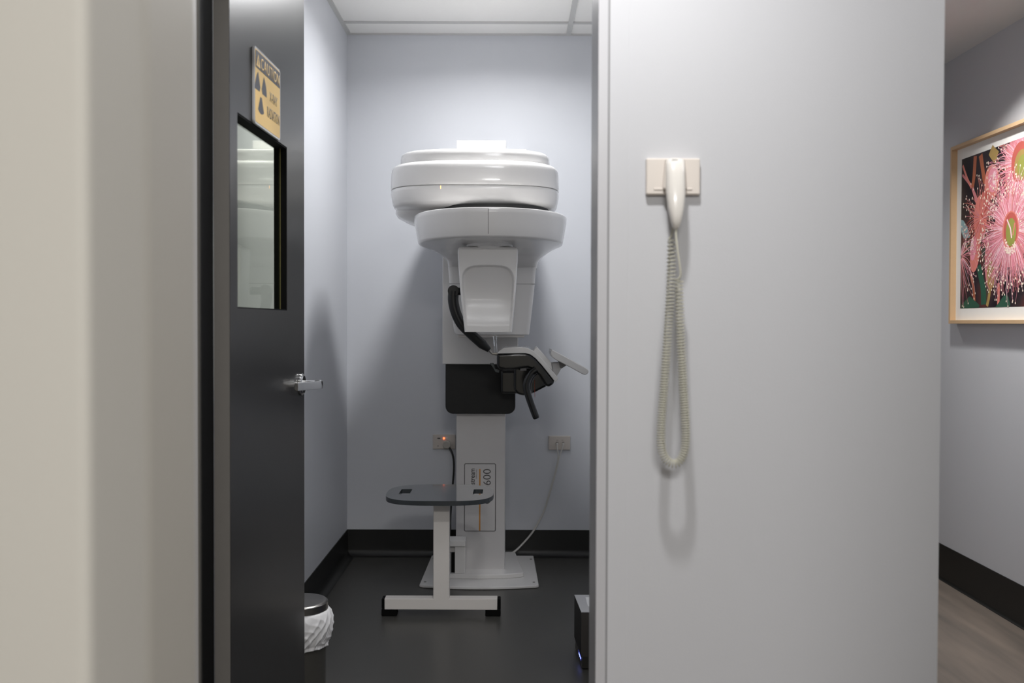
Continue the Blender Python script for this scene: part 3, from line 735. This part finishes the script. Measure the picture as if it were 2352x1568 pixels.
obj('sockets', b, mat('socket_shadow_grey', s(130, 124, 118), .5, noise=.02), do)
for px, lbl, off in ((1279.5, 'white network cable from the left socket of the data outlet down to the machine base', 0), (1293.5, 'white network cable from the right socket of the data outlet down to the machine base', 1)):
    t = thing('network_cable', lbl, 'cable', at(px, 1017, YB - .03), 'network cables from the data outlet')
    b = BM(); q = at(px, 1019, YB - .02); box(b, q.x - .005, q.x + .005, YB - .034, YB - .013, q.z - .004, q.z + .005); obj('plug', b, CABLEW, t, bevel=.002)
    dx = 2.0 * off
    path = [(px, 1019, .034), (px + (.3 if off == 0 else -2), 1030, .038), (1282 + dx * 1.6, 1048, .036), (1276 + dx, 1080, .03), (1262 + dx, 1130, .022), (1250 + dx * .8, 1170, .016),
            (1238 + dx, 1195, .016), (1222 + dx, 1222, .02), (1200, 1248 + dx, .03), (1182, 1265 + dx, .05), (1172, 1270 + dx, .06), (1164, 1272 + dx, .075)]
    cp = smooth_path([at(x, y, YB - yy - off * .004) for x, y, yy in path], 6)
    b = BM(); tube(b, cp, .0030, 8); obj('cable', b, CABLEW, t, smooth=True)

# ------------------------------------------------------------------ wall handset with coiled cord
wp = thing('wall_handset', 'cream wall-mounted intercom handset with long coiled cord on the grey corridor wall', 'phone', (.352, YW, 1.5))
a_ = at(1484, 447, YW - .014); c_ = at(1609, 363, YW - .014)
b = BM(); box(b, a_.x, c_.x, YW - .014, YW, a_.z, c_.z); pt = obj('mounting_plate', b, CREAM, wp, bevel=.004, bseg=3)
m0 = at(1508, 440, YW - .014); m1 = at(1590, 366, YW - .014); 
b = BM(); xm = (m0.x + m1.x) / 2
prism(b, [(xm - .026, a_.z + .012), (xm - .014, a_.z + .004), (xm + .014, a_.z + .004), (xm + .026, a_.z + .012), (xm + .021, c_.z - .002), (xm - .021, c_.z - .002)], YW - .026, YW - .013, 'y')
obj('cradle', b, CREAM, wp, bevel=.004, bseg=3)
for px in (1513, 1579):
    b = BM(); q = at(px, 434, YW - .014); box(b, q.x - .011, q.x + .011, YW - .0155, YW - .013, q.z - .0025, q.z + .0025); obj('plate_ridge', b, CREAM, pt, bevel=.002)
b = BM(); rings = []
HY = YW - .045
for py, xc, wpx, dpt, yy in ((364, 1551, 15, .008, .024), (367, 1551, 19, .012, .026), (380, 1551, 21.5, .018, .030), (400, 1551, 21.5, .02, .034), (425, 1551, 22, .020, .040), (450, 1552, 21.5, .018, .046),
                            (475, 1552.5, 19, .016, .050), (495, 1553, 15, .014, .052), (510, 1553, 11.5, .012, .052), (520, 1553, 8, .009, .052), (526, 1553, 4, .005, .052)):
    q = at(xc, py, YW - yy); r_ = wpx * (YW - yy) / F
    rings.append([(q.x + r_ * math.copysign(abs(math.cos(2 * PI * i / 40)) ** .75, math.cos(2 * PI * i / 40)), q.y + dpt * math.copysign(abs(math.sin(2 * PI * i / 40)) ** .8, math.sin(2 * PI * i / 40)), q.z) for i in range(40)])
loft(b, rings); hs = obj('handset', b, PHONEW, wp, smooth=True, angle=60)
b = BM(); q = at(1550, 367, YW - .040); box(b, q.x - .006, q.x + .006, YW - .0405, YW - .036, q.z - .0012, q.z + .0012); obj('hang_slot', b, mat('slot_grey', s(150, 148, 145), .5, noise=.02), hs)
# straight lead from the handset, then the coil down, round and back up behind the handset
YO = YW - .052
path = [(1560, 640, 0.050), (1561, 700, 0.052), (1564, 780, 0.055), (1569, 880, 0.058), (1574, 960, 0.061), (1575, 1010, 0.062), (1571, 1040, 0.063), (1560, 1060, 0.063), (1547, 1065, 0.063), (1533, 1058, 0.063), (1523, 1042, 0.062), (1518.5, 1015, 0.061), (1520, 960, 0.058), (1526, 880, 0.055), (1533, 780, 0.050), (1539, 690, 0.036), (1542, 620, 0.026), (1543.5, 548, 0.018)]
core = smooth_path([at(x, y, YW - yy) for x, y, yy in path], 30)
ln = [0.0]
for p, q in zip(core, core[1:]): ln.append(ln[-1] + (q - p).length)
def core_at(d):
    import bisect
    i = min(max(bisect.bisect_right(ln, d) - 1, 0), len(core) - 2); t = (d - ln[i]) / max(1e-9, ln[i + 1] - ln[i]); return core[i].lerp(core[i + 1], t)
TOT = ln[-1]; hel = []; ang = 0.0; d = 0.0; nrm = None; prev = None
while d < TOT:
    p = core_at(d); t = (core_at(min(TOT, d + .002)) - core_at(max(0, d - .002))).normalized()
    if nrm is None: nrm = Vector((0, -1, 0))
    nrm = (nrm - t * nrm.dot(t)).normalized(); bi = t.cross(nrm)
    rad_ = .0082
    hel.append(p + (nrm * math.cos(ang) + bi * math.sin(ang)) * rad_)
    topness = max(0, d / TOT - .62) / .38
    pitch = .0054 + .0034 * topness + .0028 * max(0, .25 - d / TOT) / .25
    ang += 2 * PI / 14; d += pitch / 14
b = BM(); tube(b, hel, .0015, 7); obj('coiled_cord', b, CORD, wp, smooth=True, angle=80)
lead = smooth_path([at(1553, 524, YW - .052), at(1553, 545, YW - .055), at(1557, 580, YW - .06), at(1562, 615, YW - .062), at(1563, 632, YW - .062), at(1558, 641, YW - .060), hel[0]], 8)
b = BM(); tube(b, lead, .0022, 8); obj('cord_lead', b, CORD, wp, smooth=True)
b = BM(); tube(b, [hel[-1], hel[-1].lerp(at(1548, 535, YW - .012), .5), at(1551, 500, YW - .008), at(1551, 440, YW - .006)], .0022, 8); obj('cord_lead', b, CORD, wp, smooth=True)

# ------------------------------------------------------------------ framed flower photograph on the corridor wall
XF = XH - .038                       # front of the frame
y_far = atx(2180, 600, XF).y; zt_ = atx(2180, 340, XF).z; zb2 = atx(2180, 743, XF).z
PW = 1.10; y_near = y_far - PW
fpic = thing('framed_picture', 'framed photograph of pink gum blossoms in a pale oak box frame on the corridor wall', 'picture', (XH, (y_far + y_near) / 2, zb2))
FWD = .016
for (ya, yb2, za, zb3) in ((y_far - FWD, y_far, zb2, zt_), (y_near, y_near + FWD, zb2, zt_), (y_near + FWD, y_far - FWD, zt_ - FWD, zt_), (y_near + FWD, y_far - FWD, zb2, zb2 + FWD)):
    b = BM(); box(b, XF, XH - .002, ya, yb2, za, zb3); obj('frame_rail', b, WOOD, fpic, bevel=.001)
XM = XH - .012
b = BM(); box(b, XM, XH - .003, y_near + FWD, y_far - FWD, zb2 + FWD, zt_ - FWD); obj('mat_board', b, MATB, fpic)
py_far = atx(2207.5, 550, XM).y; pz1 = atx(2207.5, 367, XM).z; pz0 = atx(2207.5, 708, XM).z
py_near = y_near + (y_far - py_far)
def bgmat():
    m = mat('print_dark_background', s(40, 36, 40), .35)
    nt = m.node_tree; bs_ = nt.nodes['Principled BSDF']; tc = nt.nodes.new('ShaderNodeTexCoord')
    n = nt.nodes.new('ShaderNodeTexNoise'); n.inputs['Scale'].default_value = 5; n.inputs['Detail'].default_value = 1
    cr = nt.nodes.new('ShaderNodeValToRGB'); els = cr.color_ramp.elements
    els[0].position = .35; els[0].color = (*s(34, 30, 36), 1); els[1].position = .75; els[1].color = (*s(58, 88, 76), 1)
    e = els.new(.52); e.color = (*s(56, 46, 50), 1); e = els.new(.62); e.color = (*s(92, 56, 54), 1)
    nt.links.new(tc.outputs['Object'], n.inputs['Vector']); nt.links.new(n.outputs['Fac'], cr.inputs['Fac']); nt.links.new(cr.outputs['Color'], bs_.inputs['Base Color'])
    return m
def pm(n, c): return mat(n, s(*c), .4, noise=.12, scale=25)
PM = [bgmat(), pm('print_pink', (232, 150, 166)), pm('print_light_pink', (250, 204, 212)), pm('print_salmon', (220, 132, 120)), pm('print_cream', (244, 226, 206)),
      pm('print_red', (190, 96, 86)), pm('print_green', (150, 152, 78)), pm('print_stem', (170, 98, 70)), pm('print_teal', (140, 172, 176)), pm('print_rose', (206, 128, 134)), pm('print_dark_green', (52, 92, 74)), pm('print_olive', (170, 142, 86))]
b = BM(); box(b, XM - .0006, XM, py_near, py_far, pz0, pz1, 0)
LY = [XM - .0008]
def nxt(): LY[0] -= .0000006; return LY[0]
def clipok(y, z): return py_near < y < py_far and pz0 < z < pz1
def pc2(px, py): q = atx(px, py, XM); return (q.y, q.z)
def poly(pts, mi, x=None):
    x = nxt() if x is None else x
    pts = [(min(max(y, py_near), py_far), min(max(z, pz0), pz1)) for y, z in pts]
    try: b.faces.new([b.verts.new((x, y, z)) for y, z in pts]).material_index = mi
    except ValueError: pass
def ell(cy_, cz_, ra, rb, mi, rot=0, n=24):
    poly([(cy_ + ra * math.cos(t) * math.cos(rot) - rb * math.sin(t) * math.sin(rot), cz_ + ra * math.cos(t) * math.sin(rot) + rb * math.sin(t) * math.cos(rot)) for t in [2 * PI * i / n for i in range(n)]], mi)
def strip(pts, w0, w1, mi):
    x = nxt(); pts = [p for p in pts]; cut = []
    for p in pts:
        if not clipok(*p):
            if cut: break
            continue
        cut.append(p)
    if len(cut) < 2: return None
    n = len(pts); L_, R2 = [], []
    for i, p in enumerate(cut):
        q0, q1 = cut[max(0, i - 1)], cut[min(len(cut) - 1, i + 1)]
        dx, dz = q1[0] - q0[0], q1[1] - q0[1]; l = math.hypot(dx, dz) or 1; w_ = (w0 + (w1 - w0) * i / (n - 1)) / 2
        L_.append(b.verts.new((x, p[0] - dz / l * w_, p[1] + dx / l * w_))); R2.append(b.verts.new((x, p[0] + dz / l * w_, p[1] - dx / l * w_)))
    for i in range(len(cut) - 1): b.faces.new((L_[i], L_[i + 1], R2[i + 1], R2[i])).material_index = mi
    return cut[-1] if len(cut) == n else None
def blossom(cy_, cz_, ri, lens, count, cols, a0=0, a1=360, tip=True, curl=.6, sag=.0, wd=.0032):
    for k in range(count):
        a = math.radians(random.uniform(a0, a1)); Lr = random.uniform(*lens) ; cv = random.uniform(-curl, curl); st_ = ri * random.uniform(.85, 1.1)
        pts = []
        for i in range(9):
            t = i / 8; rr_ = st_ + (Lr - st_) * t; aa = a + cv * t * t
            pts.append((cy_ + rr_ * math.cos(aa), cz_ + rr_ * math.sin(aa) - sag * t * t))
        e = strip(pts, wd, wd * .5, random.choice(cols))
        if e and tip: ell(e[0], e[1], .0042, .0048, 4, n=8)
# blurred stems, leaves and buds behind (y grows away from the viewer's right)
def line(pxs, w0, w1, mi): strip(smooth2([pc2(*p) for p in pxs]), w0, w1, mi)
def smooth2(pts): return [(p.x, p.y) for p in smooth_path([Vector((p[0], p[1], 0)) for p in pts], 6)]
line([(2208, 398), (2226, 420), (2232, 430)], .012, .020, 9); line([(2212, 380), (2222, 410), (2232, 430)], .014, .014, 3)
line([(2241, 350), (2238, 400), (2234, 432)], .030, .026, 7); line([(2252, 350), (2257, 385), (2262, 420)], .034, .024, 7); line([(2272, 338), (2280, 350), (2290, 362)], .05, .06, 11)
line([(2234, 432), (2246, 470), (2252, 500)], .018, .03, 9)
line([(2230, 630), (2237, 665), (2239, 707)], .022, .018, 7); line([(2248, 610), (2258, 660), (2260, 707)], .04, .05, 10); line([(2275, 640), (2272, 680), (2266, 707)], .022, .02, 11)
line([(2294, 650), (2294, 680), (2293, 707)], .022, .02, 3)
poly([pc2(*p) for p in ((2207, 505), (2213, 506), (2222, 520), (2228, 545), (2214, 548), (2207, 530))], 8)
poly([pc2(*p) for p in ((2286, 706), (2298, 690), (2308, 676), (2316, 680), (2321, 700), (2318, 706))], 10)
poly([pc2(*p) for p in ((2208, 700), (2228, 680), (2250, 700), (2248, 707), (2209, 708))], 10)
for (px, py, ra, rb, rot, mi) in ((2278, 418, .065, .075, 0, 3), (2281, 412, .042, .055, 0, 1), (2284, 408, .016, .03, 0, 2), (2240, 580, .045, .088, .22, 3), (2236, 570, .030, .055, .22, 1), (2233, 562, .014, .032, .22, 2),
                                  (2275, 600, .05, .12, 0, 9), (2276, 632, .035, .06, 0, 11), (2252, 500, .06, .10, 0, 3), (2262, 470, .05, .06, 0, 5)):
    y_, z_ = pc2(px, py); ell(y_, z_, ra, rb, mi, rot)
y_, z_ = pc2(2254, 500)
blossom(y_, z_, .02, (.08, .20), 120, [3, 5, 3, 9], tip=True, curl=.5)
y_, z_ = pc2(2212, 600)
blossom(y_ + .02, z_ + .02, .01, (.08, .22), 60, [1, 3, 9, 2], a0=100, a1=340, curl=.5, sag=.05)
y_, z_ = pc2(2348, 372)
for rr_, mi_ in ((.14, 9), (.11, 1)): ell(y_, z_, rr_, rr_, mi_)
blossom(y_, z_, .055, (.15, .25), 160, [9, 1, 3], curl=.35, wd=.0045, tip=False)
blossom(y_, z_, .055, (.15, .30), 250, [1, 2, 1, 2], curl=.35, wd=.0028)
ell(y_ + .01, z_, .075, .085, 5); ell(y_, z_ - .01, .060, .062, 11); ell(y_ - .01, z_ - .015, .045, .045, 6)
blossom(y_ - .02, z_ - .07, .01, (.05, .14), 60, [2, 2, 1], a0=190, a1=350, curl=1.2)
y_, z_ = pc2(2322, 530)
for rr_, mi_ in ((.15, 9), (.12, 1)): ell(y_, z_, rr_ * .95, rr_, mi_)
blossom(y_, z_, .055, (.15, .25), 240, [9, 1, 3], curl=.3, sag=.02, wd=.0045, tip=False)
blossom(y_, z_, .055, (.17, .29), 330, [1, 2, 1, 2, 9], curl=.25, sag=.02, wd=.0028)
ell(y_, z_ + .002, .068, .080, 3); ell(y_ - .002, z_ + .004, .058, .072, 5); ell(y_ - .004, z_ - .006, .042, .058, 6)
blossom(y_, z_ - .05, .02, (.03, .05), 30, [2, 4], a0=200, a1=340, curl=.8)
strip([(y_ + .03, z_ + .05), (y_, z_ + .01), (y_ - .01, z_ - .03)], .008, .010, 2); strip([(y_ - .035, z_ + .03), (y_ - .02, z_ - .02)], .01, .008, 3)
# a third blossom towards the edge outside the view
y_ = py_near + .22; z_ = (pz0 + pz1) / 2 + .05
blossom(y_, z_, .05, (.12, .26), 160, [1, 2, 9], curl=.3); ell(y_, z_, .06, .07, 5); ell(y_, z_, .045, .05, 6)
me = bpy.data.meshes.new('photo_print')
for f in b.faces:
    f.normal_update()
    if len(f.verts) and f.material_index and f.normal.x > 0: f.normal_flip()
b.to_mesh(me); b.free()
for m_ in PM: me.materials.append(m_)
pp = bpy.data.objects.new('photo_print', me); COL.objects.link(pp); pp.parent = fpic; pp.matrix_parent_inverse = parent_inv(fpic)
